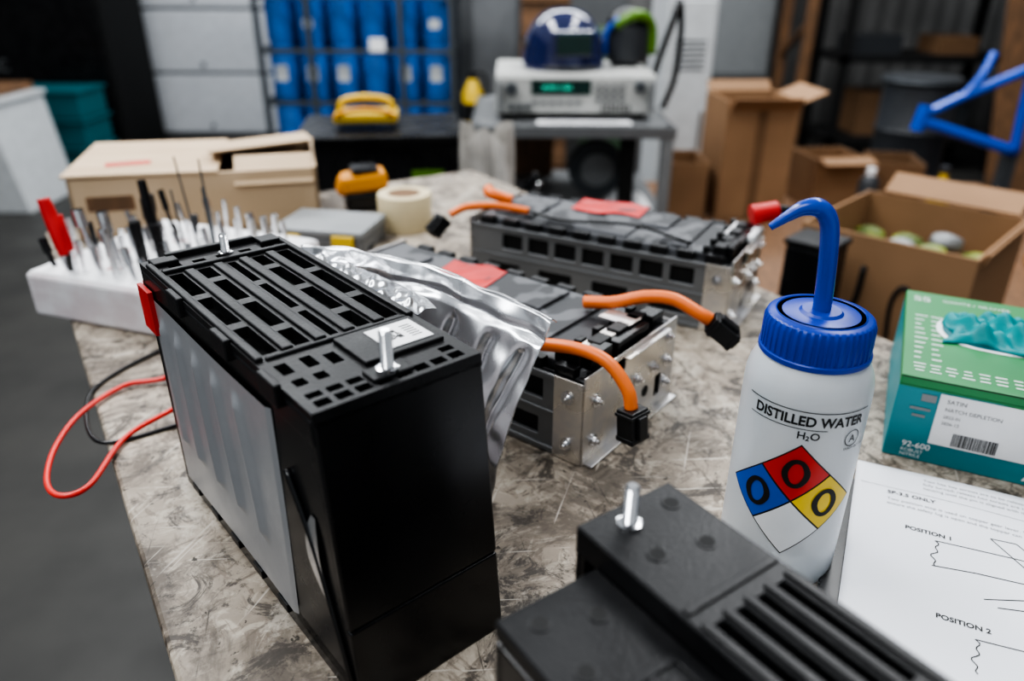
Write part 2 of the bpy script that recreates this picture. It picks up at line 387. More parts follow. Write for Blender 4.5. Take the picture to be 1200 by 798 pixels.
# ---------------------------------------------------------------- open modules B and C
def open_module(name,loc,rz,W,L,H,tape):
    g=group(name,(loc[0],loc[1],T),rz)
    bx(g,'body',(.004,.006,.003),(W-.004,L-.006,H-.012),M['side'])
    bx(g,'foam_top',(.008,.03,H-.013),(W-.010,L-.008,H-.001),M['camo'],.002)
    boxes(g,'top_blocks',[((W*.32,L*.55,H),(.055,.10,.004)),((W*.7,L*.42,H+.0005),(.05,.08,.004)),((W*.5,L*.86,H),(.08,.05,.005)),((W*.5,L*.22,H),(.10,.03,.004))],M['camo'],.0015)
    R=[]
    for i in range(int(L/.03)):
        R.append(((.005,.02+i*.03,H-.004),(.009,.018,.009)));R.append(((W-.006,.02+i*.03,H-.004),(.009,.018,.009)))
    for i in range(4):R.append(((.018+i*.028,.018,H+.002),(.018,.012,.012)))
    for i in range(5):R.append(((.014+i*.026,.032,H+.001),(.010,.006,.010)))
    boxes(g,'black_clips',R,M['black'],.0008)
    boxes(g,'terminal_parts',[((.03,.012,H+.001),(.03,.014,.012)),((W*.55,.01,H-.003),(.05,.012,.016)),((W-.02,.014,H),(.02,.016,.012))],M['blackg'],.001)
    for nm,x0,x1 in(('side_channel',-.001,.003),('far_side_channel',W-.003,W+.001)):
        ny=int((L-.05)/.034)
        a0=[(.038+i*.034,.064+i*.034) for i in range(ny)]
        h=[(b,c,H*.58,H*.80) for b,c in a0]+[(b+.004,c+.020,H*.16,H*.36) for b,c in a0[::2]]
        o=plate(None,nm,0,L,.002,H-.008,x0,x1,h,M['grey'],.0005)
        for v in o.data.vertices:
            x,y,z=v.co;v.co=(z,x,y)
        o.parent=g
        bx(g,nm+'_rail_top',(x0-.002,0.0,H-.012),(x1+.002,L,H-.008),M['grey'],.0008)
        bx(g,nm+'_rail_mid',(x0-.0015,0.0,H*.46),(x1+.0015,L,H*.49),M['grey'],.0008)
        bx(g,nm+'_rail_low',(x0-.002,0.0,.001),(x1+.002,L,.006),M['grey'],.0008)
    bx(g,'window_backing',(.0035,.004,.004),(.0042,L-.004,H-.01),M['blackd'])
    hol=[(.034,.056,H*.78,H*.92),(W-.03,W-.02,H*.15,H*.4),(W*.42,W*.5,.008,.02)]
    for nm,yy in(('end_plate',-.0015),('far_end_plate',L)):
        o=plate(None,nm,-.002,W+.002,0,H-.002,yy,yy+.0018,hol,M['zinc'],.0004)
        for v in o.data.vertices:
            x,y,z=v.co;v.co=(x,z,y)
        o.parent=g
    boxes(g,'end_flanges',[((-.0028,.013,H*.46),(.0016,.026,H*.9)),((W+.0028,.013,H*.46),(.0016,.026,H*.9)),((W/2,-.005,.0012),(W,.008,.0016)),((W*.62,-.004,H-.006),(W*.5,.006,.0016))],M['zinc'],.0005)
    Lb=[]
    for z in (H*.2,H*.72):
        Lb.append(((-.0036,.013,z),(-1,0,0)));Lb.append(((W+.0036,.013,z),(1,0,0)))
    for x,z in((.012,H*.22),(.014,H*.66),(W*.55,H*.55),(W-.012,H*.25),(W-.012,H*.52),(W-.012,H*.8),(W-.035,H*.55)):Lb.append(((x,-.0015,z),(0,-1,0)))
    CL=[]
    for p,a in Lb:
        p=Vector(p);a=Vector(a);CL+=[(p,p+a*.001,.0056,.0056),(p+a*.001,p+a*.0035,.0036,.0033),(p+a*.0035,p+a*.006,.0019,.0018)]
    cyls(g,'bolts',CL,M['chrome'],16)
    cyl(g,'plate_hole',(W*.66,-.0018,H*.32),(W*.66,-.0016,H*.32),.005,M['blackd'])
    tx,ty,tw,tl,ta=tape
    def tp(u,v):
        x=(u-.5)*tw;y=(v-.5)*tl;c,s=math.cos(ta),math.sin(ta)
        e=1-.12*math.sin(v*9+1)*(u>.5)-.1*math.sin(v*7)*(u<.5)
        x*=e
        return (tx+c*x-s*y,ty+s*x+c*y,H+.0032+.0013*math.sin(u*7+v*4)*math.sin(v*6))
    grid(g,'red_tape',tp,24,24,M['tapeR'],solid=.0004)
    return g
def conn(par,name,p,d,s=.018,l=.026):
    d=Vector(d).normalized();rot=d.to_track_quat('Z','Y').to_euler();p=Vector(p)
    R=d.to_track_quat('Z','Y').to_matrix()
    L_=[(p,(s,s*.85,l),rot),(p-d*l*.35,(s*1.15,s*.95,.003),rot),(p+d*l*.4,(s*1.08,s*.92,.004),rot),(p+R@Vector((0,s*.5,0)),(s*.5,.004,l*.7),rot)]
    boxes(par,name,L_,M['black'],.001)
    boxes(par,name+'_cavity',[(p+d*(l*.5+.0012),(s*.7,s*.55,.001),rot)],M['blackd'])
corr=lambda t,i:1+.07*(1 if i%2 else -1)
g=open_module('exposed_battery_module',(.0554,.4852),.9048,.1394,.3271,.079,(.090,.195,.058,.062,.2))
tube(g,'orange_cable_1',[(.0,.085,.082),(.004,.05,.088),(.010,.015,.092),(.0125,-.010,.088),(.012,-.028,.072),(.011,-.033,.058)],.0050,M['orange'],12,16)
conn(g,'connector_1',(.0108,-.035,.046),(-.02,-.1,-1))
tube(g,'orange_cable_2',[(.095,.065,.088),(.1039,.0416,.091),(.117,.018,.098),(.1245,-.004,.099),(.1286,-.0255,.091),(.133,-.034,.086)],.0055,M['orange'],18,16,corr)
conn(g,'connector_2',(.1375,-.044,.077),(.35,-.75,-.6))
boxes(g,'busbar',[((.05,.02,.084),(.04,.012,.002)),((.09,.026,.086),(.02,.03,.002))],M['zinc'],.0005)
g=open_module('exposed_battery_module.001',(.2236,.7195),1.053,.125,.3113,.083,(.098,.175,.05,.085,.1))
tube(g,'orange_cable',[(.03,.25,.088),(.015,.285,.093),(-.004,.315,.092),(-.018,.330,.084)],.0045,M['orange'],10,12)
conn(g,'connector',(-.031,.338,.073),(-.6,.3,-.6),.017,.024)
tube(g,'signal_wire',[(.02,.05,.086),(.03,.12,.092),(.02,.2,.088),(.03,.26,.09)],.002,M['blackg'],8,8)
tube(g,'orange_cable_2',[(.06,.29,.088),(.05,.315,.096),(.07,.33,.094)],.007,M['orange'],8,10)
cyls(g,'red_terminal_cap',[((.112,.012,.098),(.128,-.012,.104),.012,.010)],M['red'])
cyls(g,'cap_neck',[((.128,-.012,.104),(.136,-.024,.104),.006,.004)],M['blackg'])
bx(g,'white_tape',(.07,-.002,.080),(.118,.03,.0875),M['label'],.002)
# ---------------------------------------------------------------- wash bottle
g=group('wash_bottle',(.1742,.389,T))
r=.0357
prof=[(.0,.002),(.026,.0015),(.0315,.0),(.0344,.0018),(.0354,.006),(r,.012),(r,.06),(r,.128),(.0354,.134),(.0342,.140),(.0318,.1455),(.0292,.1495),(.0278,.1515),(.0278,.160),(0,.160)]
lathe(g,'bottle_body',prof,M['bottle'],seg=96)
def ridge(i,a):return 1+(.012*math.copysign(1,math.sin(a*45)) if i in(1,2,3) else 0)
lathe(g,'screw_cap',[(.0286,.1515),(.0298,.1525),(.0298,.160),(.0296,.1685),(.0287,.1717),(.027,.173),(.012,.1735),(.0105,.175),(.0,.175)],M['cap'],seg=360,rfun=ridge)
lathe(g,'cap_band',[(.0303,.1495),(.0309,.1502),(.0309,.1525),(.0303,.1532)],M['cap'],seg=96)
lathe(g,'cap_dip',[(.0245,.1732),(.024,.1738),(.0235,.1732)],M['cap'],seg=64)
tube(g,'spout_tube',[(0,0,.170),(-.001,0,.19),(-.003,.0,.212),(-.0055,.0005,.2255),(-.0115,.001,.2325),(-.0195,.0015,.2325),(-.027,.002,.2280),(-.0355,.0025,.2215)],.0050,M['tubeb'],12,20,lambda t,i:1.0 if t<.62 else 1-.62*(t-.62)/.38)
base=math.atan2(-.389,-.1742)+math.radians(6)
def wrap(off):
    return lambda x,y:((r+off)*math.cos(base+x/r),(r+off)*math.sin(base+x/r),y)
def diamond(name,cx,cz,h,off,m,n=14):
    w=wrap(off);f=lambda u,v:w(cx+h*(u-v),cz+h*(u+v-1))
    grid(g,name,f,n,n,m)
dz=.068
diamond('hazard_outline',0,dz,.0392,.00015,M['ink'],24)
q=.0187;q2=.01945
diamond('hazard_red',0,dz+q2,q,.0003,M['nred']);diamond('hazard_blue',-q2,dz,q,.0003,M['nblue']);diamond('hazard_yellow',q2,dz,q,.0003,M['nyel']);diamond('hazard_white',0,dz-q2,q,.0003,M['nwhite'])
def zero(name,cx,cz):
    w=wrap(.0007)
    def f(u,v):
        a=u*6.2832;k=v
        x=lerp(.0040,.0073,k)*math.cos(a);y=lerp(.0070,.0098,k)*math.sin(a)
        # squarer shoulders, like a grotesque numeral
        return w(cx+x*(1+.06*math.cos(2*a)**2),cz+y)
    grid(g,name,f,48,4,M['ink'])
zero('digit_top',0,dz+q2);zero('digit_left',-q2,dz);zero('digit_right',q2,dz)
w=wrap(.0004)
text(g,'label_text','DISTILLED WATER',.0086,lambda x,y:w(x*.90+.002,y+.1195),M['ink'],'CENTER',.00025)
text(g,'label_formula','H',.0066,lambda x,y:w(x+.001,y+.1110),M['ink'],'RIGHT',.0001)
text(g,'label_formula_2','2',.0042,lambda x,y:w(x+.002,y+.1103),M['ink'],'CENTER',.0001)
text(g,'label_formula_3','O',.0066,lambda x,y:w(x+.0032,y+.1110),M['ink'],'LEFT',.0001)
text(g,'label_cas','CAS 7732-18-5',.0042,lambda x,y:w(x-.034,.022+y),M['ink'],'LEFT')
def strip(name,xa,xb,z,h,m=M['ink']):
    grid(g,name,lambda u,v:w(lerp(xa,xb,u),z+h*(v-.5)),40,1,m)
strip('label_rule_top',-.036,.038,.1282,.0006);strip('label_rule_low',-.033,.012,.1172,.0005)
grid(g,'label_ring',lambda u,v:w(.029+(.0048+.0006*v)*math.cos(u*6.2832),.1105+(.0048+.0006*v)*math.sin(u*6.2832)),40,1,M['ink'])
text(g,'label_ring_glyph','A',.007,lambda x,y:w(x+.029,y+.1080),M['ink'],'CENTER')
text(g,'label_small','WASH BOTTLE',.0026,lambda x,y:w(x+.024,y+.1030),M['ink'],'LEFT')
# ---------------------------------------------------------------- glove box
GL=.187;GW=.19;GH=.0717
g=group('nitrile_glove_box',(.2958,.5038,T),-.4551)
bx(g,'carton_lower',(0,0,0),(GW,GL,GH*.88),M['teal'],.0012)
bx(g,'carton_upper',(0,0,GH*.88),(GW,GL,GH),M['green'],.0012)
def wave(u,v):
    return (u*GW,-.0003,GH*.89-(.001+.045*max(0,u-.35)**1.3)*(1-v))
grid(g,'front_green_wave',wave,40,2,M['green'])
bx(g,'flap_seam',(0,-.0004,GH-.0012),(GW,.0,GH-.0006),M['blackd'])
cx,cy=.070,.104
def ell(k,o):return lambda u,v:(cx+.046*k*v*math.cos(u*6.2832),cy+.040*k*v*math.sin(u*6.2832)*(1+.12*math.cos(2*u*6.2832)),GH+o)
grid(g,'opening',ell(1,.0005),48,4,M['label']);grid(g,'opening_dark',ell(.9,.0009),48,4,M['tealt'])
def glove(u,v):
    a=(u-.5)*2;b=(v-.5)*2;h=max(0,1-(a*a)**1.2)*max(0,1-(b*b)**1.2)
    h=h**.5
    return (cx+.038*a*(1+.1*math.sin(5*b)),cy+.030*b*(1+.12*math.sin(4*a)),GH+.001+h*(.010+.005*math.sin(7*a+3*b)+.004*math.sin(9*b-4*a)+.003*math.sin(15*a+8*b)))
grid(g,'teal_glove',glove,50,50,M['tealg'],solid=.0006)
boxes(g,'front_label',[((.062,-.0008,GH*.56),(.066,.0008,GH*.60))],M['label'])
R=[]
x=.044
for i in range(26):
    wd=random.choice([.0004,.0007,.0011]);R.append(((x+wd/2,-.0013,GH*.36),(wd,.0003,.011)));x+=wd+random.choice([.0004,.0006])
boxes(g,'barcode',R,M['ink'])
tf=lambda x0,z0:(lambda x,y:(x0+x,-.0013,z0-.004+y))
text(g,'t1','SATIN',.0048,tf(.034,.059),M['ink']);text(g,'t2','NATCH DEPLETION',.0042,tf(.034,.0525),M['ink']);text(g,'t3','2022-01',.0036,tf(.034,.0465),M['ink']);text(g,'t4','2026-12',.0036,tf(.034,.041),M['ink'])
text(g,'t5','92-600',.0070,tf(.012,.0160),M['label'],'LEFT',.0001);text(g,'t6','ROBUST',.0042,tf(.012,.0115),M['label']);text(g,'t7','NITRILE',.0042,tf(.012,.0075),M['label'])
text(g,'t8','Ansell',.015,tf(.095,.009),M['label'],'LEFT',.0004);text(g,'t9','8½-9',.019,tf(.108,.045),M['label'],'LEFT',.0003)
boxes(g,'front_icons',[((.022,-.0007,.056),(.010,.0004,.006)),((.018,-.0007,.046),(.014,.0004,.002)),((.018,-.0007,.040),(.009,.0004,.002)),((.16,-.0007,.03),(.05,.0004,.003))],M['corr'])
R=[]
for col in range(2):
    for row in range(10):
        ww=random.uniform(.004,.010);R.append(((.008+col*.0125+ww/2,.035+row*.010,GH+.0003),(ww,.0016,.0003)))
boxes(g,'top_text_lines',R,M['label'])
R=[]
for row in range(10):
    x=.012+row*.011
    for k in range(3):
        ww=random.uniform(.004,.009);R.append(((x,.012+k*.006,GH+.0003),(ww,.0013,.0003)))
boxes(g,'top_text_lines_2',R,M['label'])
text(g,'t10','SS',.016,lambda x,y:(.006+x,GL-.025+y,GH+.0003),M['label'])
text(g,'t11','GANTS / GLOVES',.007,lambda x,y:(.03+x,GL-.020+y,GH+.0003),M['label'])
# ---------------------------------------------------------------- papers
a0=-.4551
g=group('tablet_computer',(.2555,.474,T),a0)
bx(g,'slab',(-.006,-.20,0),(.20,-.01,.006),M['blackg'],.0015)
g=group('instruction_sheet',(.2665,.4822,T+.0066),a0)
PW=.21;PL=.26
def pap(u,v):
    return (u*PW,-v*PL,.0006+.0014*math.sin(u*4+v*3)**2+.0008*math.sin(u*2.2+.5)*math.sin(v*5)+.0008)
grid(g,'sheet',pap,40,40,M['paper'],solid=.00015)
def pt_(x,y):
    u=min(1,max(0,x/PW));v=min(1,max(0,-y/PL));return (x,y,pap(u,v)[2]+.0003)
tp=lambda x0,y0:(lambda x,y:pt_(x0+x,y0+y))
text(g,'h1','SP-3.5 ONLY',.0056,tp(.022,-.036),M['ink'],'LEFT',.00012)
for i,s in enumerate(['Two position stop is used on copper gear lever. When in Position 1, the','ensure the safety lug is open and the topper can open. Failure to']):
    text(g,'b%d'%i,s,.0042,tp(.022,-.044-i*.0055),M['inkg'])
for i,s in enumerate(['Two hex key screws are to be released and the topper can open','fully turned; release hex screws are to be pushed in the','housing until the pin is aligned with the mark']):
    text(g,'c%d'%i,s,.0042,tp(.045,-.010-i*.0055),M['inkg'])
text(g,'p1','POSITION 1',.0054,tp(.034,-.074),M['ink'],'LEFT',.00015);text(g,'p2','POSITION 2',.0054,tp(.052,-.150),M['ink'],'LEFT',.00015);text(g,'p3','SAFETY',.0054,tp(.112,-.118),M['ink'],'LEFT',.00015)
def pline(name,pts,wd=.00035):
    vs=[];fs=[]
    for (xa,ya),(xb,yb) in zip(pts,pts[1:]):
        d=Vector((xb-xa,yb-ya,0));nn=Vector((-d.y,d.x,0)).normalized()*wd;K=6
        for t in range(K):
            a=Vector((xa,ya,0))+d*t/K;b=Vector((xa,ya,0))+d*(t+1)/K;k=len(vs)
            vs+=[pt_(*(a+nn)[:2]),pt_(*(a-nn)[:2]),pt_(*(b-nn)[:2]),pt_(*(b+nn)[:2])];fs.append((k,k+1,k+2,k+3))
    mobj(g,name,vs,fs,M['ink'])
wig=lambda x,y,n=14,l=.026,a=.0014:[(x+a*math.sin(i*1.3)+(.0015*math.sin(i*.5)),y-l*i/n) for i in range(n+1)]
pline('d1',[(.052,-.079),(.10,-.074),(.14,-.076)]);pline('d2',[(.050,-.105),(.075,-.100),(.13,-.094)])
pline('d3',wig(.052,-.079));pline('d4',[(.085,-.060),(.125,-.108),(.140,-.105),(.100,-.058),(.085,-.060)]);pline('d5',[(.078,-.122),(.12,-.104),(.16,-.102)]);pline('d6',[(.085,-.126),(.115,-.118)])
pline('d7',[(.072,-.158),(.11,-.155),(.16,-.156)]);pline('d8',wig(.072,-.158));pline('d9',[(.10,-.173),(.15,-.168)]);pline('d10',[(.004,-.028),(.1,-.029),(.2,-.030)],.00015)
# ---------------------------------------------------------------- cables
g=group('red_test_lead',(0,0,T))
tube(g,'cable',[(-.290,.640,.02),(-.3156,.6123,.006),(-.3493,.5996,.004),(-.3646,.5531,.004),(-.3593,.5021,.004),(-.342,.4577,.004),(-.323,.4400,.004),(-.3078,.4528,.004),(-.3105,.5142,.004),(-.2854,.5466,.010),(-.262,.560,.018)],.0022,M['redc'],14,12)
g=group('black_test_lead',(0,0,T))
tube(g,'cable',[(-.320,.690,.0025),(-.3484,.6734,.0022),(-.3747,.6123,.0019),(-.368,.567,.0019),(-.33,.5118,.0019),(-.2837,.5331,.0019),(-.262,.55,.005)],.0017,M['blackg'],14,10)
# ---------------------------------------------------------------- tool tray
ang=math.atan2(-.335,.94)
g=group('foam_tool_tray',(-.521,.761,T),ang)
TW,TL=.235,.205
bx(g,'foam_block',(0,0,0.001),(TW,TL,.05),M['foamw'],.004)
bx(g,'paper_liner',(.004,.004,.05),(TW-.004,TL-.004,.0515),M['label'],.0006)
boxes(g,'pink_marks',[((.05+i*.035,.04+j*.05,.0517),(.016,.008,.0004),(0,0,.3*i)) for i in range(5) for j in range(3) if (i+j)%2],mat('pink_stain',(.55,.30,.30),.7))
CH=[];BK=[]
for j in range(5):
    for i in range(10):
        x=.018+i*.022+random.uniform(-.004,.004);y=.022+j*.038+random.uniform(-.005,.005)
        if random.random()<.12:continue
        h=random.uniform(.022,.050)+(.010 if j<2 and i in(2,3) else 0);rr=random.uniform(.0024,.0044);lx=random.uniform(-.009,.003)
        seg_=[((x,y,.05),(x+lx,y,.05+h),rr*.6,rr*.6),((x+lx*.5,y,.05+h*.5),(x+lx,y,.05+h),rr,rr)]
        if random.random()<.12:BK+=seg_
        else:CH+=seg_
cyls(g,'sockets_and_bits',CH,M['chrome'],12);cyls(g,'black_bits',BK,M['blackg'],12)
cyls(g,'nut_drivers',[((.075,.03,.05),(.066,.03,.10),.003,.003),((.066,.03,.10),(.064,.03,.118),.006,.006),((.09,.045,.05),(.082,.045,.10),.003,.003),((.082,.045,.09),(.08,.045,.113),.006,.006),((.10,.03,.05),(.094,.03,.095),.003,.003),((.094,.03,.085),(.092,.03,.10),.005,.005)],M['chrome'],14)
cyls(g,'black_handles',[((.105,.09,.05),(.10,.09,.085),.005,.0065),((.10,.09,.085),(.096,.09,.137),.006,.0045),((.118,.05,.05),(.116,.05,.105),.005,.006),((.135,.06,.05),(.132,.06,.10),.005,.006),((.02,.08,.05),(.018,.08,.085),.003,.003)],M['blackg'],16)
cyls(g,'thin_picks',[((.13,.12,.05),(.118,.12,.158),.0013,.0009),((.145,.13,.05),(.142,.13,.155),.0015,.001),((.14,.09,.05),(.134,.09,.13),.0013,.001),((.16,.11,.05),(.158,.11,.13),.0013,.001)],M['frame'],8)
tube(g,'pliers_handle_red',[(.053,.012,.072),(.048,.014,.090),(.040,.017,.112),(.035,.018,.130)],.0066,M['red'],8,14,lambda t,i:.9+.2*math.sin(t*3))
tube(g,'pliers_handle_red_2',[(.056,.016,.072),(.053,.018,.085),(.048,.020,.10),(.044,.022,.112)],.0045,M['red'],8,14)
boxes(g,'pliers_jaw',[((.056,.014,.063),(.010,.006,.030),(0,.12,0))],M['chrome'],.001)
# ---------------------------------------------------------------- tan box on bench
g=group('tan_cardboard_box',(-.601,1.012,T),math.atan2(.08,.30))
BW,BL,BH=.33,.22,.085
boxes(g,'walls',[((BW/2,.003,BH/2),(BW,.006,BH)),((BW/2,BL-.003,BH/2),(BW,.006,BH)),((.003,BL/2,BH/2),(.006,BL,BH)),((BW-.003,BL/2,BH/2),(.006,BL,BH)),((BW/2,BL/2,.003),(BW,BL,.006))],M['wood'],.001)
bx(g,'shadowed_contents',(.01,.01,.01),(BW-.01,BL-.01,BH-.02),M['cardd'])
boxes(g,'lid_flaps',[((.095,BL/2,BH+.003),(.20,BL+.006,.004),(0,.015,0)),((.25,BL/2+.03,BH+.012),(.15,BL-.05,.003),(-.12,-.06,.08)),((.27,.02,BH-.004),(.11,.06,.003),(.55,0,.0))],M['wood'],.0008)
bx(g,'printed_mark',(.02,-.001,.04),(.08,0,.06),M['woodb'])
boxes(g,'red_stamp',[((.07,.06,BH+.0058),(.06,.02,.001),(0,.015,.2))],M['tapeR'])
# ---------------------------------------------------------------- misc on bench
g=group('masking_tape_roll',(-.155,1.08,T),0)
lathe(g,'roll',[(.024,0),(.038,0),(.039,.002),(.039,.050),(.038,.052),(.024,.052),(.024,0.001)],M['cream'],seg=48)
lathe(g,'roll_core',[(.0235,.001),(.0235,.0515)],M['cardd'],seg=48)
g=group('grey_parts_case',(-.318,.975,T),-.2)
bx(g,'base',(0,0,0),(.125,.09,.022),M['grey'],.003);bx(g,'lid',(-.002,-.002,.0225),(.127,.092,.034),M['corr'],.003)
boxes(g,'latches',[((.03,-.004,.02),(.018,.004,.014)),((.10,-.004,.02),(.03,.006,.016))],M['yellow'],.001)
g=group('cordless_drill_battery',(-.255,1.15,T),.3)
bx(g,'pack',(0,0,0),(.07,.055,.03),M['blackg'],.006)
boxes(g,'shell',[((.032,.028,.043),(.072,.05,.030),(0,-.1,0)),((.0,.028,.038),(.02,.04,.03),(0,.3,0))],M['yell2'],.008);bx(g,'slide_rail',(.012,.006,.058),(.055,.05,.066),M['blackg'],.004)
g=group('black_power_cord',(0,0,T))
tube(g,'cord',[(-.30,1.14,.004),(-.24,1.10,.004),(-.20,1.02,.004),(-.19,.98,.004),(-.215,.95,.004)],.0035,M['blackg'],10,10)
# ---------------------------------------------------------------- crates, basket, bag
g=group('stacked_crate',(-.45,1.62,0),.12)
for i in range(4):
    z=.02+i*.228
    boxes(g,'crate_%d'%i,[((.17,.005,z+.1),(.34,.012,.2)),((.17,.255,z+.1),(.34,.012,.2)),((.005,.13,z+.1),(.012,.26,.2)),((.335,.13,z+.1),(.012,.26,.2)),((.17,.13,z+.008),(.33,.25,.016)),((.17,.13,z+.21),(.36,.28,.018))],M['blackg'],.004)
    boxes(g,'crate_ribs_%d'%i,[((.03+j*.04,-.003,z+.09),(.006,.008,.17)) for j in range(8)],M['black'])
box(g,'crate_label',(.27,-.009,.83),(.07,.002,.04),M['lime'])
g=group('yellow_tool_basket',(-.39,1.70,.935),.1)
bx(g,'tray',(0,0,0),(.14,.10,.020),M['yellow'],.006)
tube(g,'handle',[(.01,.05,.015),(.02,.05,.042),(.07,.05,.050),(.12,.05,.042),(.13,.05,.015)],.007,M['yellow'])
tube(g,'handle_front',[(.005,.0,.015),(.03,-.005,.028),(.07,-.005,.032),(.11,-.005,.028),(.135,.0,.015)],.005,M['yell2'])
g=group('white_plastic_bag',(-.045,1.58,0))
def bag(u,v):
    a=u*6.2832;z=.12+.82*v
    rr=.06*(1+.16*math.sin(a*5+v*6)+.10*math.sin(a*9-v*9)+.05*math.sin(a*3+v*20))*(.75+.35*v)
    return (.03-.04*v**2+rr*math.cos(a)*.75,rr*math.sin(a)*.8,z+.02*math.sin(a*3)*v)
grid(g,'bag',bag,80,40,M['clear'])
lathe(g,'bin_foot',[(.04,0),(.04,.13),(0,.13)],M['frame'],(.03,0,0),24)
# ---------------------------------------------------------------- cart with instrument
g=group('metal_cart',(-.11,2.1,0))
CW,CD=.555,.55
bx(g,'top_shelf',(0,0,.83),(CW,CD,.86),M['grey'],.004)
boxes(g,'top_lip',[((CW/2,.004,.843),(CW+.01,.012,.034)),((.004,CD/2,.843),(.012,CD,.034)),((CW-.004,CD/2,.843),(.012,CD,.034))],M['grey'],.003)
bx(g,'lower_shelf',(0,0,.58),(CW,CD,.61),M['grey'],.004);bx(g,'bottom_shelf',(0,0,.16),(CW,CD,.19),M['grey'],.004)
boxes(g,'legs',[((x,y,.45),(.032,.032,.82)) for x in(.016,CW-.016) for y in(.016,CD-.016)],M['corr'],.003)
cyls(g,'casters',[((x-.015,y,.04),(x+.015,y,.04),.04,.04) for x in(.016,CW-.016) for y in(.03,CD-.03)],M['blackd'])
bx(g,'wood_board',(.03,.48,.61),(.25,.5,.8),M['woodb']);bx(g,'centre_post',(.42,.05,.61),(.46,.09,.83),M['blackd'])
lathe(g,'wheel_disc',[(.01,-.02),(.082,-.02),(.085,-.012),(.085,.012),(.082,.02),(.01,.02)],M['frame'],(.368,.2,.70),rot=(math.pi/2,0,0),seg=40)
lathe(g,'wheel_hub',[(.05,-.03),(.05,.03),(.01,.035)],M['corr'],(.368,.2,.70),rot=(math.pi/2,0,0),seg=24)
grid(g,'folded_rag',lambda u,v:(.455+(u-.5)*.13,.12+(v-.5)*.12,.612+.06*math.sin(u*math.pi)*math.sin(v*math.pi)*(.7+.3*math.sin(u*11+v*7))),24,24,M['label'],solid=.002)
g=group('bench_power_supply',(-.045,2.2,.862))
IW,ID,IH=.445,.36,.108
bx(g,'chassis',(0,0,.012),(IW,ID,.012+IH),M['instr'],.006)
bx(g,'bezel',(.0,-.008,.016),(IW,0,.006+IH),M['instr'],.004)
boxes(g,'feet',[((x,y,.006),(.03,.03,.012)) for x in(.04,IW-.04) for y in(.03,ID-.03)],M['blackd'])
bx(g,'display',(.10,-.0105,.066),(.265,-.008,.105),M['lcd']);text(g,'digits','00.000V 1.500A',.016,lambda x,y:(.13+x*.8,-.0112,.080+y),M['lcdt'])
boxes(g,'keys',[((.285+i*.022,-.010,.052+j*.018),(.014,.006,.010)) for i in range(4) for j in range(3)]+[((.11+i*.024,-.010,.045),(.016,.006,.01)) for i in range(6)],M['grey'],.001)
boxes(g,'rack_handles',[((.012,-.02,.065),(.012,.02,.08)),((IW-.012,-.02,.065),(.012,.02,.08))],M['corr'],.003)
cyls(g,'terminals',[((.045+i*.022,-.008,.035),(.045+i*.022,-.028,.035),.008,.008) for i in range(3)]+[((.40,-.008,.088),(.40,-.028,.088),.016,.014)],M['frame'])
cyls(g,'power_knob',[((.045,-.008,.082),(.045,-.024,.082),.017,.015)],M['frame'])
boxes(g,'vents',[((.3+i*.012,-.009,.030),(.006,.002,.018)) for i in range(7)],M['blackd'])
g=group('paper_note',(.07,2.115,.8615),0)
bx(g,'note',(0,0,0),(.26,.06,.0012),M['label']);boxes(g,'note_lines',[((.13,.015+i*.015,.0014),(.2,.002,.0004)) for i in range(3)],M['inkg'])
g=group('welding_helmet',(.15,2.36,.984),.2)
def hel(u,v):
    a=u*6.2832;b=v*math.pi/2
    rx,ry,rz=.112,.125,.16
    k=1+.06*math.cos(a*2)*math.cos(b)
    return (rx*k*math.cos(a)*math.cos(b)**.75,ry*k*math.sin(a)*math.cos(b)**.75,rz*math.sin(b)**.9)
grid(g,'shell',hel,64,24,M['helm'])
tube(g,'brim',[(.107*math.cos(a),.12*math.sin(a),.008) for a in [i*math.pi/8 for i in range(17)]],.006,M['drum'],4,10)
boxes(g,'visor_window',[((0,-.112,.07),(.10,.02,.055))],M['lcd'],.004);boxes(g,'visor_frame',[((0,-.107,.07),(.12,.02,.07))],M['helm'],.006)
cyls(g,'pivot_knobs',[((-.115,0,.06),(-.10,0,.06),.018,.018),((.10,0,.06),(.115,0,.06),.018,.018)],M['drum'])
g=group('face_shield',(.345,2.42,.984),-.3)
grid(g,'lime_visor',lambda u,v:(.06*math.cos(3.6+u*2.6),.06*math.sin(3.6+u*2.6),.01+.10*v),24,8,M['drum'],solid=.003)
grid(g,'dark_crown',lambda u,v:(.065*math.cos(u*6.2832)*math.cos(v*1.57),.065*math.sin(u*6.2832)*math.cos(v*1.57),.11+.05*math.sin(v*1.57)),30,10,M['blackg'])
tube(g,'lime_strap',[(-.03,-.055,.11),(.03,-.05,.14),(.065,.0,.11),(.07,.01,.03)],.016,M['lime'],6,10)
tube(g,'blue_cord',[(-.06,-.03,.03),(-.055,-.05,.09),(-.02,-.06,.13)],.008,M['blue'],6,8)
bx(g,'foot',(-.04,-.05,0),(.04,.03,.015),M['blackg'],.004)
g=group('air_hose',(.43,2.3,.862))
tube(g,'hose',[(-.02,.02,.09),(.0,.0,.18),(.015,-.03,.25),(.035,.0,.30),(.05,.02,.22),(.04,.0,.10),(.015,.01,.012)],.009,M['blackg'],8,12)
g=group('locking_clamp',(.02,1.98,.0),0)
lathe(g,'stand',[(.09,0),(.09,.015),(.012,.02),(.012,.66)],M['frame'],seg=20)
tube(g,'jaw',[(0,0,.66),(.01,0,.70),(.03,0,.735),(.05,0,.76)],.012,M['blackg'],6,10);tube(g,'lever',[(0,0,.69),(.035,-.01,.70),(.055,-.01,.74)],.006,M['chrome'],6,10)
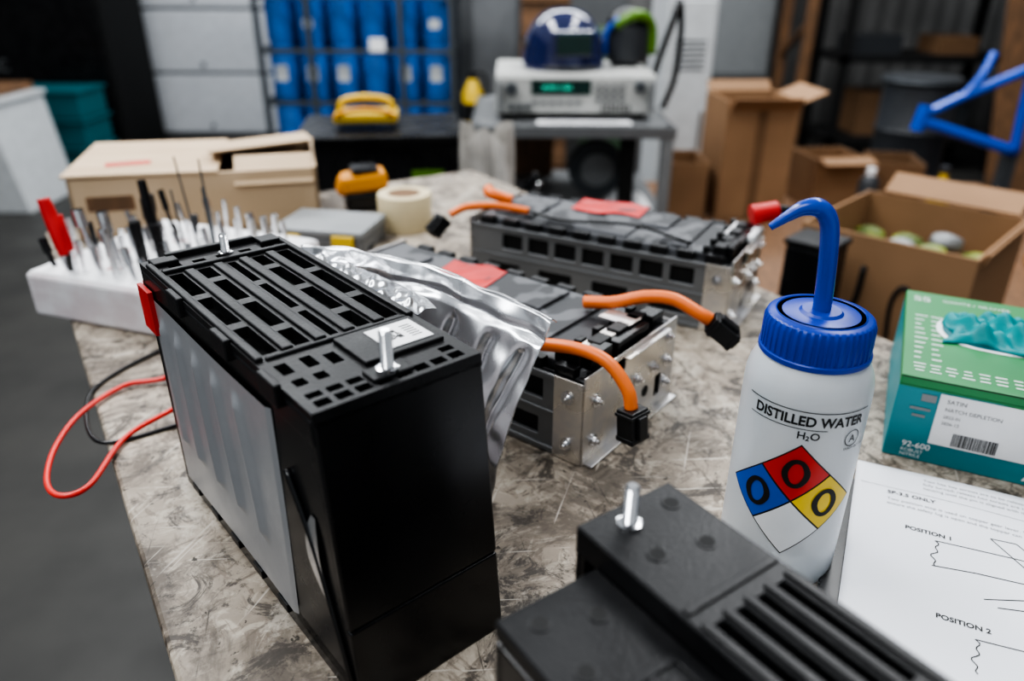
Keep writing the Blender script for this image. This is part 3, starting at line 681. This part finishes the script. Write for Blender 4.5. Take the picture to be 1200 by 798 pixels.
# ---------------------------------------------------------------- right-side storage
g=group('low_packing_table',(.47,.98,0))
bx(g,'top',(.03,.35,.465),(1.35,1.95,.499),M['woodb'],.003);bx(g,'top_ext',(-.06,.02,.465),(1.35,.35,.499),M['woodb'],.003)
boxes(g,'legs',[((x,y,.232),(.05,.05,.465)) for x in(.10,1.3) for y in(.1,1.9)],M['frame'])
def openbox(name,loc,rz,W,L,H,m,flaps=(),th=.005):
    g=group(name,loc,rz)
    boxes(g,'walls',[((W/2,th/2,H/2),(W,th,H)),((W/2,L-th/2,H/2),(W,th,H)),((th/2,L/2,H/2),(th,L-2*th,H)),((W-th/2,L/2,H/2),(th,L-2*th,H)),((W/2,L/2,th/2),(W-2*th,L-2*th,th))],m)
    for i,(c,s,r_) in enumerate(flaps):box(g,'flap_%d'%i,c,s,m,r_)
    return g
g=openbox('cardboard_parts_box',(.519,1.305,.5),-.77,.285,.30,.342,M['card'],[((.15,.325,.360),(.24,.06,.004),(.5,0,0)),((.290,.15,.337),(.004,.26,.02),(0,.3,0))])
def blob(par,name,c,s,m,n=14,seed=0):
    rnd=random.Random(seed);ph=[rnd.uniform(0,6) for _ in range(4)]
    def f(u,v):
        a=u*6.2832;b=(v-.5)*math.pi;k=1+.12*math.sin(3*a+ph[0])*math.cos(b)+.08*math.sin(5*b+ph[1]+2*a)
        return (c[0]+s[0]*k*math.cos(a)*math.cos(b),c[1]+s[1]*k*math.sin(a)*math.cos(b),c[2]+s[2]*math.sin(b))
    return grid(par,name,f,n*2,n,m)
for i in range(16):blob(g,'part_%d'%i,(.045+(i%4)*.065+random.uniform(-.01,.01),.045+(i//4)*.068,.272+random.uniform(-.012,.014)),(.030,.022,.018),[M['apple'],M['drum'],M['apple'],M['apple'],M['corr']][i%5],10,i)
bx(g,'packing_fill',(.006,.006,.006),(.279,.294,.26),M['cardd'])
tube(g,'printed_arrow',[(.06,-.001,.29),(.065,-.001,.22),(.09,-.001,.195),(.115,-.001,.22),(.12,-.001,.29)],.005,M['ink'],6,6)
tube(g,'printed_loop',[(.18,-.001,.17),(.175,-.001,.24),(.19,-.001,.27),(.21,-.001,.24),(.205,-.001,.17)],.004,M['ink'],6,6)
g=openbox('tall_cardboard_box',(.675,2.44,.5),.05,.225,.24,.375,M['card'],[((.270,.12,.380),(.10,.23,.004),(0,-.4,0)),((.115,-.025,.368),(.215,.004,.06),(.8,0,0)),((.115,.262,.385),(.215,.004,.05),(-.8,0,0))])
bx(g,'seam_tape',(.10,-.002,.0),(.13,0,.375),M['cardd'])
g=openbox('small_cardboard_box',(.52,2.45,.5),0,.12,.2,.18,M['card'])
g=openbox('small_cardboard_box.001',(1.03,2.55,.5),.1,.18,.2,.17,M['card'],[((.09,-.03,.17),(.18,.06,.003),(.2,0,0))])
g=openbox('small_cardboard_box.002',(1.25,2.6,.5),-.2,.16,.2,.15,M['cardd'])
g=group('black_parts_bin',(.445,1.175,.5),-.77);bx(g,'bin',(0,0,0),(.075,.075,.345),M['blackg'],.006);bx(g,'rim',(-.003,-.003,.345),(.078,.078,.355),M['black'],.003)
g=group('yellow_spray_bottle',(1.32,2.3,.5));lathe(g,'body',[(.03,0),(.032,.01),(.032,.12),(.012,.16),(.012,.19)],M['yellow'],seg=24);lathe(g,'cap',[(.014,.19),(.014,.21),(0,.212)],M['drum'],seg=20)
g=group('spray_can',(1.12,2.35,.5));lathe(g,'body',[(.03,0),(.03,.15),(.02,.165),(.012,.17)],M['drum'],seg=24);lathe(g,'cap',[(.014,.17),(.014,.19),(0,.192)],M['label'],seg=20)
g=group('plastic_jug',(1.5,2.0,.5));lathe(g,'body',[(.05,0),(.055,.01),(.055,.14),(.02,.18),(.02,.2)],M['yell2'],seg=24);lathe(g,'cap',[(.022,.2),(.022,.22),(0,.222)],M['red'],seg=20)
g=group('waste_drum',(1.78,3.45,0));lathe(g,'drum',[(.15,0),(.15,.3),(.156,.31),(.15,.32),(.15,.6),(.156,.61),(.15,.62),(.15,.80),(.16,.81),(.16,.83),(0,.83)],M['drum'],seg=40)
lathe(g,'lid_ring',[(.162,.81),(.166,.815),(.162,.825)],M['frame'],seg=40)
g=group('white_equipment_cabinet',(.575,3.05,0));bx(g,'case',(0,0,.03),(.19,.35,1.17),M['white'],.01);bx(g,'door_panel',(.012,-.008,.06),(.178,0,1.14),M['white'],.004);bx(g,'base',(.01,.01,0),(.18,.34,.03),M['blackd'])
boxes(g,'vents',[((.095,-.009,1.0-i*.02),(.12,.003,.006)) for i in range(6)],M['frame']);cyl(g,'handle',(.16,-.02,.6),(.16,-.02,.75),.006,M['chrome'])
g=group('electrical_cabinet',(1.42,6.0,.0));bx(g,'case',(0,0,.5),(.50,.33,2),M['corr'],.01);bx(g,'door_panel',(.02,-.012,.53),(.48,0,1.97),M['corr'],.006);bx(g,'conduit_pedestal',(.15,.1,0),(.37,.3,.5),M['frame']);cyl(g,'latch',(.44,-.03,1.1),(.44,-.01,1.1),.02,M['frame'])
g=group('orange_rack_upright',(2.0,5.5,0));boxes(g,'posts',[((0,0,1.4),(.07,.05,2.8)),((0,.5,1.4),(.07,.05,2.8))],M['woodb'],.004);boxes(g,'braces',[((0,.25,.3+i*.5),(.03,.5,.03),(.5*(-1)**i,0,0)) for i in range(5)],M['woodb']);boxes(g,'foot',[((0,0,.01),(.12,.12,.02)),((0,.5,.01),(.12,.12,.02))],M['frame'])
g=group('steel_shelf_rack',(2.15,5.2,0));boxes(g,'posts',[((x,y,1.2),(.05,.05,2.4)) for x in(0,1.1) for y in(0,.5)],M['blackd']);boxes(g,'shelves',[((.55,.25,z),(1.15,.55,.04)) for z in(.2,.72,1.35)],M['blackd'])
bx(g,'stored_carton',(.2,.1,.22),(.6,.4,.5),M['cardd']);bx(g,'stored_carton_2',(.65,.1,.22),(.95,.4,.45),M['frame']);bx(g,'stored_bin',(.1,.1,.74),(.4,.4,.86),M['drum']);bx(g,'stored_bin_2',(.65,.1,.74),(.9,.4,.85),M['cardd'])
g=group('leaning_plywood_sheet',(2.75,4.3,0));box(g,'board',(.3,.25,.74),(.55,.03,1.5),M['woodb'],(-.25,0,0));box(g,'board_2',(.80,.25,.62),(.42,.03,1.25),M['cardd'],(-.3,0,0));bx(g,'stop',(0,-.02,0),(1.05,.04,.06),M['woodb'])
g=group('blue_bike_frame',(1.37,2.60,.5))
tube(g,'top_tube',[(0,0,.31),(.12,0,.37),(.32,0,.46)],.016,M['blue'],6,14);tube(g,'down_tube',[(0,0,.29),(.12,0,.255),(.34,.0,.19)],.018,M['blue'],6,14);tube(g,'seat_tube',[(.12,.0,.37),(.16,0,.43),(.2,.03,.50)],.013,M['blue'],6,12);tube(g,'chain_stay',[(.32,0,.46),(.33,0,.3),(.34,0,.19)],.015,M['blue'],6,12)
cyls(g,'head_tube',[((-.01,0,.26),(0.005,0,.34),.021,.021)],M['blue']);boxes(g,'stand',[((.34,.02,.10),(.04,.04,.2)),((.34,.02,.01),(.18,.2,.02))],M['frame'])
g=group('red_tool_cabinet',(2.25,2.6,0));bx(g,'case',(0,0,.02),(.5,.4,.74),mat('cabinet_red',(.12,.015,.012),.4),.008);boxes(g,'drawers',[((.25,-.006,.12+i*.14),(.46,.012,.12)) for i in range(5)],M['tapeR'],.003);boxes(g,'base',[((.25,.2,.01),(.46,.36,.02))],M['blackd'])
# ---------------------------------------------------------------- back/left
g=group('gas_cylinder_rack',(-1.60,5.15,0))
Lb=[]
for j in range(2):
    for i in range(6):
        x=.11+i*.2;y=.13+j*.22
        lathe(g,'blue_cylinder_%d_%d'%(j,i),[(.085,.12),(.088,.14),(.088,.40),(.075,.43),(.075,.45),(.088,.47),(.088,.74),(.075,.77),(.075,.80),(.088,.82),(.088,1.2),(.05,1.28),(.02,1.3),(.02,1.34),(0,1.34)],M['dblue'],(x,y,0),24)
        if j==0 and i!=3:
            Lb.append(((x,y-.088,.62),(.08,.004,.10)))
            if i%2:Lb.append(((x,y-.088,.92),(.07,.004,.06)))
boxes(g,'labels',Lb,M['white'])
boxes(g,'posts',[((x,y,.75),(.035,.035,1.5)) for x in(0,.32,.9,1.22) for y in(0,.5)],M['frame'])
boxes(g,'rails',[((.61,y,z),(1.25,.03,.035)) for y in(0,.5) for z in(.12,.44,.76,1.08,1.48)]+[((x,.25,z),(.03,.5,.03)) for x in(0,1.22) for z in(.12,.44,.76,1.08)],M['frame'])
bx(g,'deck',(0,0,.09),(1.22,.5,.115),M['frame'])
bx(g,'deck_feet',(.02,.02,0),(1.2,.48,.09),M['blackd'])
box(g,'notice',(.75,-.02,.80),(.10,.004,.08),M['label'])
g=group('fire_extinguisher',(-.22,4.5,0));lathe(g,'body',[(.055,.36),(.06,.38),(.06,.60),(.03,.66),(.02,.68)],M['yellow'],seg=24);lathe(g,'valve',[(.022,.68),(.022,.72),(0,.73)],M['blackd'],seg=16);tube(g,'hose',[(.0,-.02,.71),(.07,-.03,.70),(.075,-.03,.55)],.01,M['blackd'],6,8)
lathe(g,'label_band',[(.0605,.45),(.0605,.55)],M['blackd'],seg=24);bx(g,'stand',(-.07,-.07,0),(.07,.07,.36),M['frame'])
g=group('concrete_column',(-.1,5.75,0));bx(g,'shaft',(-.18,0,.0),(.14,.3,3),M['wallg'],.01);bx(g,'base',(-.2,-.04,0),(.16,.34,.12),M['wallg'],.01)
g=group('wooden_crate',(.06,5.1,0));bx(g,'crate',(0,0,0),(.30,.4,1.15),M['woodb'],.004);boxes(g,'slats',[((.15,-.01,.1+i*.2),(.30,.02,.09)) for i in range(6)],M['woodb'],.002)
g=group('dull_green_drum',(.62,5.0,0));lathe(g,'drum',[(.18,0),(.18,.9),(.16,.92),(0,.92)],mat('dull_green',(.05,.09,.05),.5),seg=30);lathe(g,'ring',[(.185,.4),(.19,.42),(.185,.44)],M['frame'],seg=30)
g=group('black_storage_cabinet',(-4.3,5.4,0));bx(g,'case',(0,0,0),(1.62,.6,1.9),M['blackd'],.01);boxes(g,'doors',[((.40,-.01,1.0),(.76,.02,1.7)),((1.2,-.01,1.0),(.76,.02,1.7))],M['blackg'],.006)
text(g,'stencil','GO CO AC',.11,lambda x,y:(.38+x,-.022,.60+y),M['corr'])
g=group('teal_storage_tote',(-3.22,4.95,0))
for i in range(3):
    bx(g,'tote_%d'%i,(.01,.0,.0+i*.18),(.50,.34,.155+i*.18),M['tealt'],.012);bx(g,'lid_%d'%i,(-.005,-.015,.156+i*.18),(.515,.355,.178+i*.18),M['tealt'],.008)
g=group('white_chest_bin',(-3.52,4.1,0))
vs=[(.0,.0,0),(.86,0,0),(.86,.5,0),(0,.5,0),(-.05,-.05,.6),(.79,-.05,.6),(.79,.5,.6),(-.05,.5,.6)]
mobj(g,'bin',vs,BF,M['white'],bevel=.01);bx(g,'lid',(-.07,-.07,.6),(.74,.52,.64),M['woodb'],.006);bx(g,'rim',(-.06,-.06,.575),(.81,.51,.6),M['white'],.004)
# ---------------------------------------------------------------- lights
def area(name,loc,size,e,rot=(0,0,0),col=(1,1,1)):
    l=bpy.data.lights.new(name,'AREA');l.shape='RECTANGLE';l.size,l.size_y=size;l.energy=e;l.color=col
    o=bpy.data.objects.new(name,l);o.location=loc;o.rotation_euler=rot;COL.objects.link(o)
area('ceiling_light',(-1.2,1.6,3.1),(.5,2.4),50,(0,0,0),(.98,.99,1))
area('ceiling_light.001',(1.2,1.9,3.1),(.5,2.4),38,(0,0,0),(.98,.99,1))
area('ceiling_light.002',(0,4.3,3.1),(5,.5),85,(0,0,0),(.95,.98,1))
area('ceiling_light.003',(-1.2,-.8,3.1),(1.6,.6),26,(0,0,0),(.95,.98,1))
W_=bpy.data.worlds.new('world');S.world=W_;W_.use_nodes=True
W_.node_tree.nodes['Background'].inputs[0].default_value=(.88,.94,1,1);W_.node_tree.nodes['Background'].inputs[1].default_value=.35
S.view_settings.view_transform='AgX'
try:S.view_settings.look='AgX - High Contrast'
except Exception:pass
S.view_settings.exposure=.5
